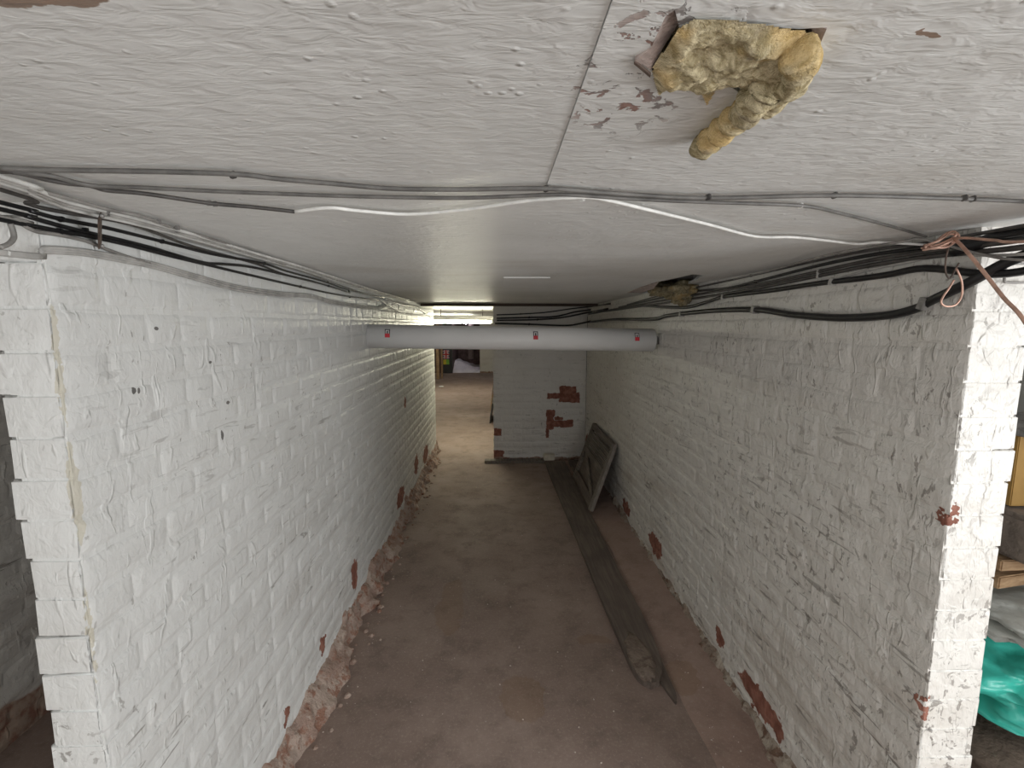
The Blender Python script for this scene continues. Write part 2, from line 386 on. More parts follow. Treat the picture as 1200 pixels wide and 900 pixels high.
# ------------------------------------------------------------------ brickwork
CO = 0.080; BL = 0.230; JT = 0.010
def brick_data(L, Hh, seed, rel=1.0):
    """pillow-edged painted brick face; local x along, z up, y into the wall; about 50 triangles"""
    rnd = random.Random(seed); nx, nz = 5, 4; V = []; Fc = []; US = (0, .07, .5, .93, 1); WS = (0, .2, .8, 1); amp = 0.0022*rel
    def jx(s): return rnd.uniform(-s, s)
    e = 0.0075
    for j in range(nz):
        for i in range(nx):
            u = -L/2+e+(L-2*e)*US[i]; w = -Hh/2+e+(Hh-2*e)*WS[j]
            edge = (i in (0, nx-1)) or (j in (0, nz-1)); corner = (i in (0, nx-1)) and (j in (0, nz-1))
            y = jx(amp) + (0.0012*rel if edge else 0) + (0.0012*rel if corner else 0)
            V.append((u+jx(0.003), y, w+jx(0.0025)))
    per = [(i, 0) for i in range(nx)]+[(nx-1, j) for j in range(1, nz)]+[(i, nz-1) for i in range(nx-2, -1, -1)]+[(0, j) for j in range(nz-2, 0, -1)]
    for i, j in per:
        u = -L/2+L*US[i]; w = -Hh/2+Hh*WS[j]
        V.append((u+jx(0.003)+(0.0055 if i == nx-1 else -0.0055 if i == 0 else 0), 0.0042 if i in (0, nx-1) and 0 < j < nz-1 else 0.0068, w+jx(0.002)+(0.003 if j == nz-1 else -0.003 if j == 0 else 0)))
    for j in range(nz-1):
        for i in range(nx-1):
            a = j*nx+i; Fc.append((a, a+1, a+nx+1, a+nx))
    m = len(per)
    for k in range(m):
        a = per[k][1]*nx+per[k][0]; k2 = (k+1) % m; b = per[k2][1]*nx+per[k2][0]
        Fc.append((nx*nz+k, nx*nz+k2, b, a))
    return V, Fc
def brick_face(wall, mat, origin, u, n, length, z0, z1, limit, seed, bond='stretcher', rel=1.0):
    """lays courses on one face of a wall; the nearest ones are single bricks, the rest one piece"""
    rnd = random.Random(seed); u = Vector(u); n = Vector(n); origin = Vector(origin)
    items = []
    nc = int(math.ceil((z1-z0)/CO))
    for c in range(nc):
        zb = z0+c*CO; h = min(CO, z1-zb)
        if h < 0.03: continue
        x = 0.0
        cuts = []
        if bond == 'single': cuts = [(0, length)]
        else:
            s = BL/2 if c % 2 else 0.0
            if s: cuts.append((0, s))
            x = s
            while x < length-1e-4:
                e = min(length, x+BL)
                if length-e < 0.05: e = length
                if e-x > 0.2 and rnd.random() < 0.13: cuts += [(x, (x+e)/2), ((x+e)/2, e)]
                else: cuts.append((x, e))
                x = e
        for a, b in cuts: items.append((a, b, zb, h))
    def key(it):
        p = proj(origin+u*((it[0]+it[1])/2)+Vector((0, 0, it[2]+it[3]/2)))
        if p is None: return 1e9
        out = not (-40 < p[0] < 1240 and -40 < p[1] < 940)
        return p[2]+(1000 if out else 0)
    items.sort(key=key)
    cache = {}; SV = []; SF = []
    base = Matrix(((u.x, -n.x, 0, 0), (u.y, -n.y, 0, 0), (u.z, -n.z, 1, 0), (0, 0, 0, 1)))
    if base.determinant() < 0: flip = True
    else: flip = False
    for k, (a, b, zb, h) in enumerate(items):
        L = b-a-JT*rnd.uniform(0.7, 1.2); Hh = h-JT*rnd.uniform(0.75, 1.15)
        pos = origin+u*((a+b)/2)+Vector((0, 0, zb+h/2))+n*rnd.uniform(-0.0016, 0.0016)*rel
        kx = (round(b-a, 2), round(h, 2), rnd.randrange(9))
        rot = Matrix.Rotation(rnd.uniform(-0.012, 0.012), 4, 'Y') @ Matrix.Rotation(rnd.uniform(-0.012, 0.012), 4, 'Z') @ Matrix.Rotation(rnd.uniform(-0.022, 0.022)*rel, 4, 'X')
        if kx not in cache:
            V, Fc = brick_data(b-a-JT, h-JT, hash((kx[0], kx[1], kx[2], seed)) & 0xffff, rel)
            if flip: Fc = [tuple(reversed(f)) for f in Fc]
            me = mesh('brick', V, Fc); me.materials.append(mat)
            for p in me.polygons: p.use_smooth = True
            cache[kx] = (me, V, Fc)
        me, V, Fc = cache[kx]
        mw = Matrix.Translation(pos) @ base @ rot
        if k < limit:
            o = bpy.data.objects.new('brick', me); COL.objects.link(o); o.parent = wall; o.matrix_world = mw
        else:
            vo = len(SV); SV += [mw @ Vector(v) for v in V]; SF += [tuple(i+vo for i in f) for f in Fc]
    if SV:
        o = link('far_bricks', mesh('far_bricks', SV, SF), mat, wall, True); o['kind'] = 'stuff'

IN = 0.0034
TOP = CEIL+0.12
wall_left = struct(box('wall_left', (-0.90+IN, YL0+0.0025, 0), (XL-IN, YL1, TOP), m_left))
brick_face(wall_left, m_left, (XL, YL0, 0), (0, 1, 0), (1, 0, 0), YL1-YL0, 0.0, CEIL, 280, 11, rel=0.35)
def end_bricks(wall, mat, x0, x1, y0, side, seed, amp):
    """whole bricks closing the near end of a wall, one to a course, ragged on the outer side"""
    rnd = random.Random(seed); z = 0.0
    while z < CEIL-0.02:
        h = min(CO, CEIL-z); jo = amp*1.6*mnoise.noise(Vector((z*7.3, seed, 0.4)))+rnd.uniform(-.002, .002); ji = rnd.uniform(-.0015, .0025)
        lo = [x0-(jo if side < 0 else ji), y0+rnd.uniform(-.0015, .0015), z-0.001]; hi = [x1+(ji if side < 0 else jo), y0+0.10, z+h+0.001]
        bm = bmesh.new(); bmesh.ops.create_cube(bm, size=1)
        for v in bm.verts: v.co = Vector([lo[i]+(v.co[i]+0.5)*(hi[i]-lo[i]) for i in range(3)])
        bmesh.ops.bevel(bm, geom=bm.edges[:], offset=0.0045, segments=2, affect='EDGES')
        for v in bm.verts: v.co += mnoise.noise_vector(v.co*14+Vector((seed, 0, 0)))*0.002
        me = bpy.data.meshes.new('brick'); bm.to_mesh(me); bm.free()
        ob = link('brick', me, mat, wall, True); ob.modifiers.new('normals', 'WEIGHTED_NORMAL').weight = 80; z += CO
end_bricks(wall_left, m_left, -0.91, XL-0.004, YL0-0.001, -1, 12, 0.009)
wall_right = struct(box('wall_right', (XR+IN, YR0+0.0025, 0), (1.197-IN, YB, TOP), m_right))
brick_face(wall_right, m_right, (XR, YR0, 0), (0, 1, 0), (-1, 0, 0), YB-YR0, 0.0, CEIL, 280, 21, rel=0.55)
end_bricks(wall_right, m_right, XR+0.004, 1.205, YR0-0.001, 1, 22, 0.005)
wall_end = struct(box('wall_end', (-0.05+IN, YB+IN, 0), (1.06, 16.0, TOP), m_end))
brick_face(wall_end, m_end, (-0.05, YB, 0), (1, 0, 0), (0, -1, 0), 1.10, 0.0, CEIL, 200, 31, rel=0.6)
wall_bay_left = struct(box('wall_bay_left', (-2.05, -2.3, 0), (-1.93-IN, 6.0, TOP), m_bay))
brick_face(wall_bay_left, m_bay, (-1.93, 0.7, 0), (0, 1, 0), (1, 0, 0), 2.3, 0.0, CEIL, 140, 41)
wall_bay_right = struct(box('wall_bay_right', (2.5, 0.3, 0), (2.62, 6.0, TOP), m_white))
struct(box('wall_bay_end_right', (1.19, 4.0, 0), (2.5, 4.1, TOP), m_white))
struct(box('wall_bay_end_left', (-1.93, 4.6, 0), (-0.91, 4.7, TOP), m_white))
# the room behind the camera: far wall with an added window, side wall with another
bw = struct(empty('wall_behind'))
for lo, hi in (((-2.05, -2.3, 0), (0.0, -2.2, TOP)), ((1.5, -2.3, 0), (2.62, -2.2, TOP)), ((0, -2.3, 0), (1.5, -2.2, 0.4)), ((0, -2.3, 1.7), (1.5, -2.2, TOP))):
    box('wall_section', lo, hi, m_white, bw)
bs = struct(empty('wall_side', (0, 0, 0)))
for lo, hi in (((2.5, -2.3, 0), (2.6, -1.1, TOP)), ((2.5, 0.0, 0), (2.6, 0.3, TOP)), ((2.5, -1.1, 0), (2.6, 0.0, 0.55)), ((2.5, -1.1, 1.75), (2.6, 0.0, TOP))):
    box('wall_section', lo, hi, m_white, bs)
w1 = struct(empty('assumed_window_1')); w2 = struct(empty('assumed_window_2'))  # both windows are unseen, added to let in the assumed daylight
for a, b in (((0, -2.27, .4), (.05, -2.21, 1.7)), ((1.45, -2.27, .4), (1.5, -2.21, 1.7)), ((0, -2.27, .4), (1.5, -2.21, .45)), ((0, -2.27, 1.65), (1.5, -2.21, 1.7))): box('assumed_window_frame', a, b, m_enamel, w1)
for a, b in (((2.52, -1.1, .55), (2.58, -1.05, 1.75)), ((2.52, -.05, .55), (2.58, 0, 1.75)), ((2.52, -1.1, .55), (2.58, 0, .6)), ((2.52, -1.1, 1.7), (2.58, 0, 1.75))): box('assumed_window_frame', a, b, m_enamel, w2)

# far room
floor = struct(box('floor', (-3.0, -2.3, -0.1), (2.62, 18.5, 0.0), m_floor))
struct(box('wall_far_left', (-3.0, 4.7, 0), (-2.9, 16.2, TOP), m_white))
struct(box('wall_far_divider', (-3.0, 4.6, 0), (-1.93, 4.7, TOP), m_white))
wf = struct(empty('wall_far', (0, 0, 0)))
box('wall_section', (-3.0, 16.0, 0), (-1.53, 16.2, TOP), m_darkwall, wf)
box('wall_section', (-0.60, 16.0, 0), (-0.05, 16.2, TOP), m_end, wf)
brick_face(wf, m_end, (-0.60, 16.0, 0), (1, 0, 0), (0, -1, 0), 0.55, 0.0, CEIL, 0, 51)
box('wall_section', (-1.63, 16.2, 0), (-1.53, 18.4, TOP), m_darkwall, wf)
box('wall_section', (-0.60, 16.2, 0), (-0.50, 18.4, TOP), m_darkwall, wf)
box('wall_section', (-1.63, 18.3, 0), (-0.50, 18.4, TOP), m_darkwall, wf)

# ------------------------------------------------------------------ ceiling of boards, with the torn openings
def clp(px, py): v = hit(px, py, 2, CEIL); return (v.x, v.y)
def board(name, outer, holes, z, t, mat, parent):
    bm = bmesh.new(); edges = []
    for loop in [outer]+holes:
        vs_ = [bm.verts.new((x, y, z)) for x, y in loop]
        for i in range(len(vs_)): edges.append(bm.edges.new((vs_[i], vs_[(i+1) % len(vs_)])))
    bmesh.ops.triangle_fill(bm, use_beauty=True, use_dissolve=False, edges=edges)
    for f in bm.faces:
        if f.normal.z > 0: f.normal_flip()
    r = bmesh.ops.extrude_face_region(bm, geom=bm.faces[:])
    for g_ in r['geom']:
        if isinstance(g_, bmesh.types.BMVert): g_.co.z += t
    bmesh.ops.recalc_face_normals(bm, faces=bm.faces[:])
    me = bpy.data.meshes.new(name); bm.to_mesh(me); bm.free()
    return link(name, me, mat, parent)
HOLE = [(744,66),(763,79),(770,100),(793,95),(852,98),(868,110),(880,130),(905,122),(930,113),(944,100),(949,74),(969,32),(936,34),(896,31),(858,27),(814,26),(797,36),(791,12),(780,19),(763,55)]
HOLE = [clp(*p) for p in HOLE]
HOLE2 = [(738,342.5),(752,337),(770,331),(790,327),(812,322),(826,323),(818,327),(812,331),(806,337),(775,344),(757,344)]
HOLE2 = [clp(*p) for p in HOLE2]
HOLE2 = [(min(x, XR-0.004), y) for x, y in HOLE2]
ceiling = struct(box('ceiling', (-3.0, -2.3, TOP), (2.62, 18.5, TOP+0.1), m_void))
SX = 0.076
def rect(x0, y0, x1, y1): return [(x0, y0), (x1, y0), (x1, y1), (x0, y1)]
board('ceiling_board', rect(-3.0, -2.3, SX-0.0003, 0.765), [], CEIL+0.0018, 0.012, m_ceil, ceiling)
board('ceiling_board', rect(SX+0.0003, 0.3255, 2.62, 0.765), [HOLE], CEIL, 0.012, m_ceil, ceiling)
board('ceiling_board', rect(SX+0.0003, -2.3, 0.154, 0.3245), [], CEIL+0.001, 0.012, m_ceil, ceiling)
board('ceiling_board', rect(0.156, -2.3, 2.62, 0.3245), [], CEIL+0.003, 0.012, m_ceil, ceiling)
board('ceiling_board', rect(-3.0, 0.767, 2.62, 3.27), [HOLE2] if max(p[1] for p in HOLE2) < 3.26 else [], CEIL+0.002, 0.012, m_ceil, ceiling)
board('ceiling_board', rect(-3.0, 3.272, 2.62, 18.5), [], CEIL+0.006, 0.012, m_ceil, ceiling)
board('patch_board', rect(0.03, 2.16, 0.24, 2.75), [], CEIL-0.003, 0.006, m_ceil, ceiling)
# joists seen in the torn hole
for i, y0 in enumerate((0.18, 0.62)): box('joist', (-1.0, y0, CEIL+0.02), (2.3, y0+0.05, TOP), m_timd, ceiling)

# ------------------------------------------------------------------ eroded wall bases and mortar skirtings
def fillet(name, mat, x_wall, side, y0, y1, width, height, amp, seed, ny=260, nx=9, wf=None):
    V = []; Fc = []
    for j in range(ny+1):
        y = y0+(y1-y0)*j/ny
        wloc = width*(0.75+0.9*mnoise.noise(Vector((y*2.3, seed, 0)))+0.5*mnoise.noise(Vector((y*9, seed, 3))))
        hloc = height*(0.9+0.7*mnoise.noise(Vector((y*1.9, seed, 9)))+0.5*mnoise.noise(Vector((y*8, seed, 5))))
        wloc = max(wloc, width*0.25); hloc = max(hloc, height*0.25)
        for i in range(nx+1):
            t = i/nx
            x = wloc*(1-t)**1.0; z = hloc*t**1.25
            p = Vector((x_wall+side*x, y, z))
            d = mnoise.fractal(p*17+Vector((seed, 0, 0)), 0.8, 2.0, 4)*amp*(1 if 0 < i else 0.5)
            p += Vector((side*d, 0, abs(d)*0.8 if i else 0))
            if i == 0: p.z = -0.004
            if i == nx: p.x = x_wall-side*0.01
            V.append(p)
    for j in range(ny):
        for i in range(nx):
            a = j*(nx+1)+i; q = (a, a+1, a+nx+2, a+nx+1)
            Fc.append(q if side < 0 else tuple(reversed(q)))
    return struct(link(name, mesh(name, V, Fc), mat, None, True))
trim1 = fillet('trim_1', m_rubL, XL, 1, YL0, YL1-0.02, 0.085, 0.145, 0.026, 2.0)
fillet('trim_2', m_rubR, XR, -1, YR0, YB-0.02, 0.055, 0.075, 0.016, 7.0)
# sloping pink mortar haunch beside the board on the floor
V = []; Fc = []; ny = 90; nx = 6
for j in range(ny+1):
    y = 1.05+(YB-0.06-1.05)*j/ny
    fade = min(1.0, max(0.12, (y-1.1)/1.2))
    for i in range(nx+1):
        t = i/nx; x = 0.80+0.05*mnoise.noise(Vector((y*1.7, 4, 0)))+(XR-0.80)*t
        V.append((min(x, XR), y, 0.002+(0.045*fade*t**0.8+0.004*mnoise.noise(Vector((x*9, y*9, 0))) if i else -0.004)))
for j in range(ny):
    for i in range(nx):
        a = j*(nx+1)+i; Fc.append((a, a+1, a+nx+2, a+nx+1))
struct(link('trim_3', mesh('trim_3', V, Fc), m_haunch, None, True))

# loose lumps of brick and mortar along the left wall
def chunk(name, c, r, mat, seed):
    bm = bmesh.new(); bmesh.ops.create_icosphere(bm, subdivisions=2, radius=1)
    sx, sy, sz = (random.Random(seed).uniform(.7, 1.3) for _ in range(3))
    for v in bm.verts:
        k = 1+0.35*mnoise.noise(v.co*1.7+Vector((seed, 0, 0)))
        v.co = Vector((v.co.x*sx*k*r, v.co.y*sy*k*r, max(v.co.z*sz*k*r*0.75, -r*0.4)+r*0.38))+Vector(c)
    me = bpy.data.meshes.new(name); bm.to_mesh(me); bm.free()
    return link(name, me, mat)
rk = random.Random(5)
m_lumpr = plain('broken_brick', (0.30, 0.15, 0.105), 0.9, 0.3, 40, bump=0.8, bd=0.004)
m_lumpc = plain('mortar_lump', (0.42, 0.33, 0.27), 0.9, 0.3, 40, bump=0.8, bd=0.004)
SV = []; SF = []
for k in range(90):
    y = rk.uniform(YL0+.1, 5.6); x = XL+0.06+abs(rk.gauss(0, .045)); r = rk.uniform(0.005, 0.015)
    o = chunk('lump', (x, y, -0.002), r, m_lumpc, k); vo = len(SV)
    SV += [v.co.copy() for v in o.data.vertices]; SF += [tuple(i+vo for i in p.vertices) for p in o.data.polygons]
    bpy.data.objects.remove(o)
o = link('rubble_lumps', mesh('rubble_lumps', SV, SF), m_rubL, trim1); o['kind'] = 'stuff'
# grit scattered on the floor
SV = []; SF = []; rg = random.Random(3)
for k in range(420):
    if k < 260: x = rg.uniform(XL+.07, 0.55); y = rg.uniform(1.4, 5.3)
    elif k < 340: x = rg.uniform(.83, .97); y = rg.uniform(1.35, 2.6)
    else: x = XL+.07+abs(rg.gauss(0, .08)); y = rg.uniform(1.35, 5.5)
    s = rg.choice((0.0012, 0.0018, 0.0018, 0.0025, 0.004)); vo = len(SV); z = 0.0 if x < .82 else 0.04*max(0.12, min(1, (y-1.1)/1.2))*((x-.8)/.26)**.8+.002
    for a in range(4): SV.append((x+s*math.cos(a*1.57+k)*rg.uniform(.6, 1.4), y+s*math.sin(a*1.57+k)*rg.uniform(.6, 1.4), z))
    SV.append((x, y, z+s)); SF += [(vo, vo+1, vo+4), (vo+1, vo+2, vo+4), (vo+2, vo+3, vo+4), (vo+3, vo, vo+4)]
o = link('floor_grit', mesh('floor_grit', SV, SF), plain('pale_grit', (0.55, 0.48, 0.42), 0.9, 0.3, 60)); o['kind'] = 'stuff'
tag(o, 'scattered pale grit and plaster crumbs on the brown floor', 'grit')

# ------------------------------------------------------------------ things on the floor
# long board, broken at its near end
L0 = [(0.565, 5.42), (0.567, 4.9), (0.60, 3.43), (0.613, 2.66), (0.627, 2.24), (0.637, 2.02), (0.66, 1.95), (0.69, 1.925)]
R0 = [(0.80, 5.42), (0.80, 4.9), (0.80, 3.43), (0.803, 2.79), (0.812, 2.43), (0.80, 2.16), (0.775, 2.02), (0.735, 1.94)]
def strip(name, Lp, Rp, z0, z1, mat, parent=None, lump=0.0, n=5):
    Lp = spline([Vector((*p, 0)) for p in Lp], 6); Rp = spline([Vector((*p, 0)) for p in Rp], 6)
    V = []; Fc = []; m = n+1
    for a, b in zip(Lp, Rp):
        for i in range(m):
            p = a.lerp(b, i/n); d = lump*mnoise.noise(p*8)
            V.append((p.x, p.y, z1+d))
        V.append((a.x, a.y, z0)); V.append((b.x, b.y, z0))
    w = m+2; k = len(Lp)
    for j in range(k-1):
        o_ = j*w; q = o_+w
        for i in range(n): Fc.append((o_+i, o_+i+1, q+i+1, q+i))
        Fc.append((o_, q, q+m, o_+m)); Fc.append((o_+n, o_+m+1, q+m+1, q+n))
    Fc.append(tuple(range(m))+(m+1, m)); e = (k-1)*w; Fc.append(tuple(e+i for i in reversed(range(m)))+(e+m, e+m+1))
    me = mesh(name, V, Fc)
    bm = bmesh.new(); bm.from_mesh(me); bmesh.ops.recalc_face_normals(bm, faces=bm.faces[:]); bm.to_mesh(me); bm.free()
    return link(name, me, mat, parent)
m_cake = rubble_mat('dried_mud', [(0.20, 0.15, 0.12), (0.24, 0.19, 0.15), (0.16, 0.115, 0.09), (0.30, 0.24, 0.19)])
bd = empty('floor_board', (0, 0, 0))
tag(bd, 'long dark grimy board lying on the floor along the right wall, broken at its near end', 'board')
strip('plank', L0, R0, -0.002, 0.030, m_board, bd, 0.004)
strip('splintered_end', [(0.735, 2.05), (0.748, 1.95), (0.765, 1.86), (0.772, 1.835)], [(0.80, 2.12), (0.795, 1.99), (0.79, 1.88), (0.778, 1.838)], -0.002, 0.016, m_board, bd, 0.004)
mp = blob('mortar_cake', (0.695, 2.10, 0.030), (0.06, 0.17, 0.010), m_cake, bd, 3, 0.3, 8, 4)
# strip of wood at the foot of the end wall
sk = box('timber_strip', (-0.16, 5.44, -0.001), (0.56, 5.535, 0.035), m_shut, None, 0.004)
tag(sk, 'short grey wooden strip lying at the foot of the end wall', 'wood strip')
cb = box('loose_brick', (0.55, 5.43, 0.033), (0.68, 5.53, 0.10), m_cream, None, 0.006, 0.003)
tag(cb, 'cream painted brick end sitting on the wooden strip by the end wall', 'brick')

# slatted wooden shutter leaning on the right wall
A = Vector((0.80, 3.85, 0.045)); Bv = Vector((0.80, 4.86, 0.05)); T = Vector((1.035, 4.01, 0.60))
ul = (Bv-A).normalized(); un = (T-A); un = un-ul*un.dot(ul); hl = un.length; un.normalize()
W = 0.92; nn = ul.cross(un)
sh = empty('slatted_shutter', (0, 0, 0)); tag(sh, 'grey slatted wooden shutter panel leaning against the right wall near the end', 'shutter')
skew = Vector((0, 0.14, 0))
def shp(a, b): return A+ul*a+un*b+skew*(b/hl)
def bar(name, a0, b0, a1, b1, w, t, mat, off=0.0):
    p = shp(a0, b0); q = shp(a1, b1); d = q-p; c = (p+q)/2+nn*off
    return obox(name, frame(c, d, nn), (d.length, t, w), mat, sh, 0.003)
bar('stile', 0.03, 0.0, 0.03, hl, 0.075, 0.03, m_shutl); bar('stile', W-0.03, 0, W-0.03, hl, 0.075, 0.03, m_shut)
bar('rail', 0.05, hl-0.03, W-0.05, hl-0.03, 0.06, 0.028, m_shut); bar('rail', 0.05, 0.33, W-0.05, 0.33, 0.06, 0.026, m_shut)
bar('rail', 0.05, 0.05, W-0.05, 0.05, 0.09, 0.026, m_board)
for k in range(8):
    b = 0.375+k*(hl-0.07-0.375)/7.6
    bar('slat', 0.05, b, W-0.05, b, 0.019, 0.010, m_shut, -0.006 if k % 2 else -0.010)
bar('brace', 0.12, 0.08, W-0.12, 0.31, 0.05, 0.018, m_shut, 0.0)
bar('back_panel', 0.05, 0.19, W-0.05, 0.19, 0.24, 0.006, m_board, 0.016 if nn.x > 0 else -0.016)
tag(box('dark_offcut', (0.83, 4.95, 0.03), (0.97, 5.38, 0.06), m_board, None, 0.004), 'short dark board offcut on the floor in the corner behind the shutter', 'board')

# ------------------------------------------------------------------ padded pipe across the corridor
pp = empty('overhead_pipe', (0, 0, 0)); tag(pp, 'thick white lagged pipe crossing the corridor at head height with three small stickers', 'pipe')
PA = Vector((XL-0.004, 2.975, 1.576)); PB = Vector((1.022, 3.085, 1.546)); PR = 0.0745
cyl('lagging', PA, PB, PR, m_pipe, pp, 48)
pd = (PB-PA).normalized()
cyl('end_band', PB-pd*0.006, PB+pd*0.004, PR*0.985, m_pipee, pp, 48)
cyl('core_pipe', PB, Vector((XR+.005, 3.09, 1.545)), 0.028, m_steel, pp, 20)
def pipe_patch(name, s, a0, a1, w, mat, parent, lift):
    """sticker bent round the pipe: s metres along, angles measured up from the camera side"""
    c = PA+pd*s; e2 = Vector((0, 0, 1)); e1 = -(pd.cross(e2)).normalized()
    if e1.y > 0: e1 = -e1
    V = []; Fc = []; n = 6
    for i in range(n+1):
        a = a0+(a1-a0)*i/n
        for q in (-w/2, w/2): V.append(c+pd*q+(e1*math.cos(a)+e2*math.sin(a))*(PR+lift))
    for i in range(n): Fc.append((2*i, 2*i+1, 2*i+3, 2*i+2))
    return link(name, mesh(name, V, Fc), mat, parent)
for px in (453, 627, 746):
    # distance along the pipe at which this column meets it
    lo, hi = 0.0, (PB-PA).length
    for _ in range(40):
        mid = (lo+hi)/2
        if proj(PA+pd*mid-Vector((0, PR, 0)))[0] < px: lo = mid
        else: hi = mid
    s = lo
    b = pipe_patch('warning_sticker', s, -0.05, 0.66, 0.030, m_wht, pp, 0.0008); b['label'] = 'small white, black and red warning sticker'
    pipe_patch('red_band', s, -0.05, 0.21, 0.030, m_red, b, 0.0014)
    pipe_patch('black_border', s, 0.58, 0.66, 0.030, m_blk, b, 0.0014)
    pipe_patch('figure', s, 0.27, 0.50, 0.008, m_blk, b, 0.0014)
    for q in (-0.0125, 0.0125): pipe_patch('black_border', s+q, 0.21, 0.60, 0.005, m_blk, b, 0.0012)
    pipe_patch('red_panel', s, 0.21, 0.27, 0.026, m_red, b, 0.0013)

# ------------------------------------------------------------------ insulation wool hanging from the torn ceiling
def inside(p, poly):
    x, y = p; c = False; j = len(poly)-1
    for i in range(len(poly)):
        xi, yi = poly[i]; xj, yj = poly[j]
        if (yi > y) != (yj > y) and x < (xj-xi)*(y-yi)/(yj-yi)+xi: c = not c
        j = i
    return c
def edged(p, poly):
    best = 9; P = Vector(p)
    for i in range(len(poly)):
        a = Vector(poly[i]); b = Vector(poly[(i+1) % len(poly)]); d = b-a
        t = max(0, min(1, (P-a).dot(d)/max(d.length_squared, 1e-12))); best = min(best, (a+d*t-P).length)
    return best
WO = [(763,79),(766,95),(771,111),(778,105),(793,98),(806,100),(818,101),(828,123),(838,106),(843,99),(856,97),(866,100),(869,116),(882,128),(905,123),(930,114),(944,101),(949,76),(955,52),(945,30),(936,30),(915,27),(896,22),(879,21),(858,17),(814,16),(792,30),(780,52),(768,66)]
WO = [clp(*p) for p in WO]
def wool_sheet(name, poly, mat, parent, bulge, z, step=0.0016):
    x0 = min(p[0] for p in poly); x1 = max(p[0] for p in poly); y0 = min(p[1] for p in poly); y1 = max(p[1] for p in poly)
    nx = int((x1-x0)/step)+2; ny = int((y1-y0)/step)+2; idx = {}; V = []; Fc = []
    for j in range(ny):
        for i in range(nx):
            p = (x0+i*step, y0+j*step)
            if not inside(p, poly): continue
            e = edged(p, poly); k = min(1, e/0.018); k = k*k*(3-2*k)
            q = Vector((p[0], p[1], 0))
            lump = mnoise.fractal(q*38, 0.9, 2.0, 4); fold = mnoise.noise(q*16+Vector((4, 2, 1)))
            hgt = k*bulge*(0.75+0.75*fold)+0.007*lump*k
            idx[(i, j)] = len(V); V.append((p[0], p[1], z-0.0005-hgt))
    nb = len(V)
    V += [(v[0], v[1], z+0.03) for v in V[:nb]]
    for (i, j), a in idx.items():
        if (i+1, j) in idx and (i, j+1) in idx and (i+1, j+1) in idx:
            b, c, d = idx[(i+1, j)], idx[(i+1, j+1)], idx[(i, j+1)]
            Fc.append((a, d, c, b)); Fc.append((a+nb, b+nb, c+nb, d+nb))
    return link(name, mesh(name, V, Fc), mat, parent, True)
wl = empty('insulation_wool', (0, 0, 0)); tag(wl, 'tuft of yellow brown mineral wool bulging from the torn hole in the near ceiling', 'insulation')
wool_sheet('wool_mass', WO, m_wool, wl, 0.013, CEIL-0.002)
tp = [hit(x, y, 2, CEIL-0.011) for x, y in ((905, 98), (890, 112), (872, 131), (850, 150), (828, 168), (813, 177))]
pts = spline(tp, 8); rr = []
for i, p in enumerate(pts):
    t = i/(len(pts)-1); rr.append(0.0125*(1+0.22*math.sin(i*1.3)+0.2*mnoise.noise(Vector((i*.5, 0, 0))))*(1 if t < .9 else 0.55))
    p += mnoise.noise_vector(Vector((i*.4, 3, 1)))*0.002
V, Fc = tube_data(pts, rr, 18)
V = [v+(mnoise.noise_vector(v*70)*0.003) for v in V]
wt = link('hanging_tail', mesh('hanging_tail', V, Fc), m_wool, wl, True)
tp = [hit(x, y, 2, CEIL-0.012) for x, y in ((935, 60), (940, 78), (925, 100), (900, 112), (885, 118))]
pts = spline(tp, 8); V, Fc = tube_data(pts, [0.012*(1+.3*mnoise.noise(Vector((i*.6, 5, 0)))) for i in range(len(pts))], 18)
V = [v+(mnoise.noise_vector(v*60)*0.004) for v in V]
link('rolled_fold', mesh('rolled_fold', V, Fc), m_wool, wl, True)
# torn lips of board round the hole
def shard(name, pix, zs, t, mat, parent):
    V = [Vector((*clp(*p), CEIL-z)) for p, z in zip(pix, zs)]; n = len(V)
    V += [v+Vector((0, 0, t)) for v in V]
    Fc = [tuple(range(n)), tuple(reversed(range(n, 2*n)))]+[(i, (i+1) % n, (i+1) % n+n, i+n) for i in range(n)]
    me = mesh(name, V, Fc); bm = bmesh.new(); bm.from_mesh(me); bmesh.ops.recalc_face_normals(bm, faces=bm.faces[:]); bm.to_mesh(me); bm.free()
    return link(name, me, mat, parent)
shard('torn_edge', [(791, 12), (780, 19), (763, 55), (744, 66), (763, 79), (780, 55), (797, 36)], [-.004, -.002, .001, .003, .002, -.003, -.006], 0.003, m_torn, ceiling)
shard('torn_edge', [(969, 32), (950, 34), (944, 46), (950, 72), (956, 62)], [.001, -.003, -.008, -.004, .001], 0.003, m_torn, ceiling)
shard('hanging_chip', [(744, 66), (763, 79), (762, 82), (743, 69)], [.004, .006, .006, .004], 0.002, m_rust, ceiling)

w2o = empty('insulation_clump', (0, 0, 0)); tag(w2o, 'dirty brown wool clump hanging from the far ceiling hole beside the right wall', 'insulation')
def farpt(px, py, y): return hit(px, py, 1, y)
c = farpt(797, 341, 2.62); blob('wool_lump', c, (0.09, 0.15, 0.055), m_woold, w2o, 4, 0.35, 7, 3)
c = farpt(776, 339, 2.85); blob('wool_lump', c, (0.08, 0.14, 0.042), m_woold, w2o, 4, 0.35, 7, 8)
c = farpt(799, 351, 2.60); blob('wool_lump', c, (0.05, 0.07, 0.03), m_woold, w2o, 4, 0.4, 8, 5)
shard('torn_edge', [(735, 343), (752, 336), (772, 330), (766, 336), (752, 341)], [.002, .004, .002, .012, .010], 0.004, m_torn, ceiling)
tag(box('ceiling_batten', (XL, 4.97, CEIL-0.022), (XR, 5.03, CEIL+0.006), m_batten, None, 0.003), 'thin dark stained batten across the ceiling before the end wall', 'batten')

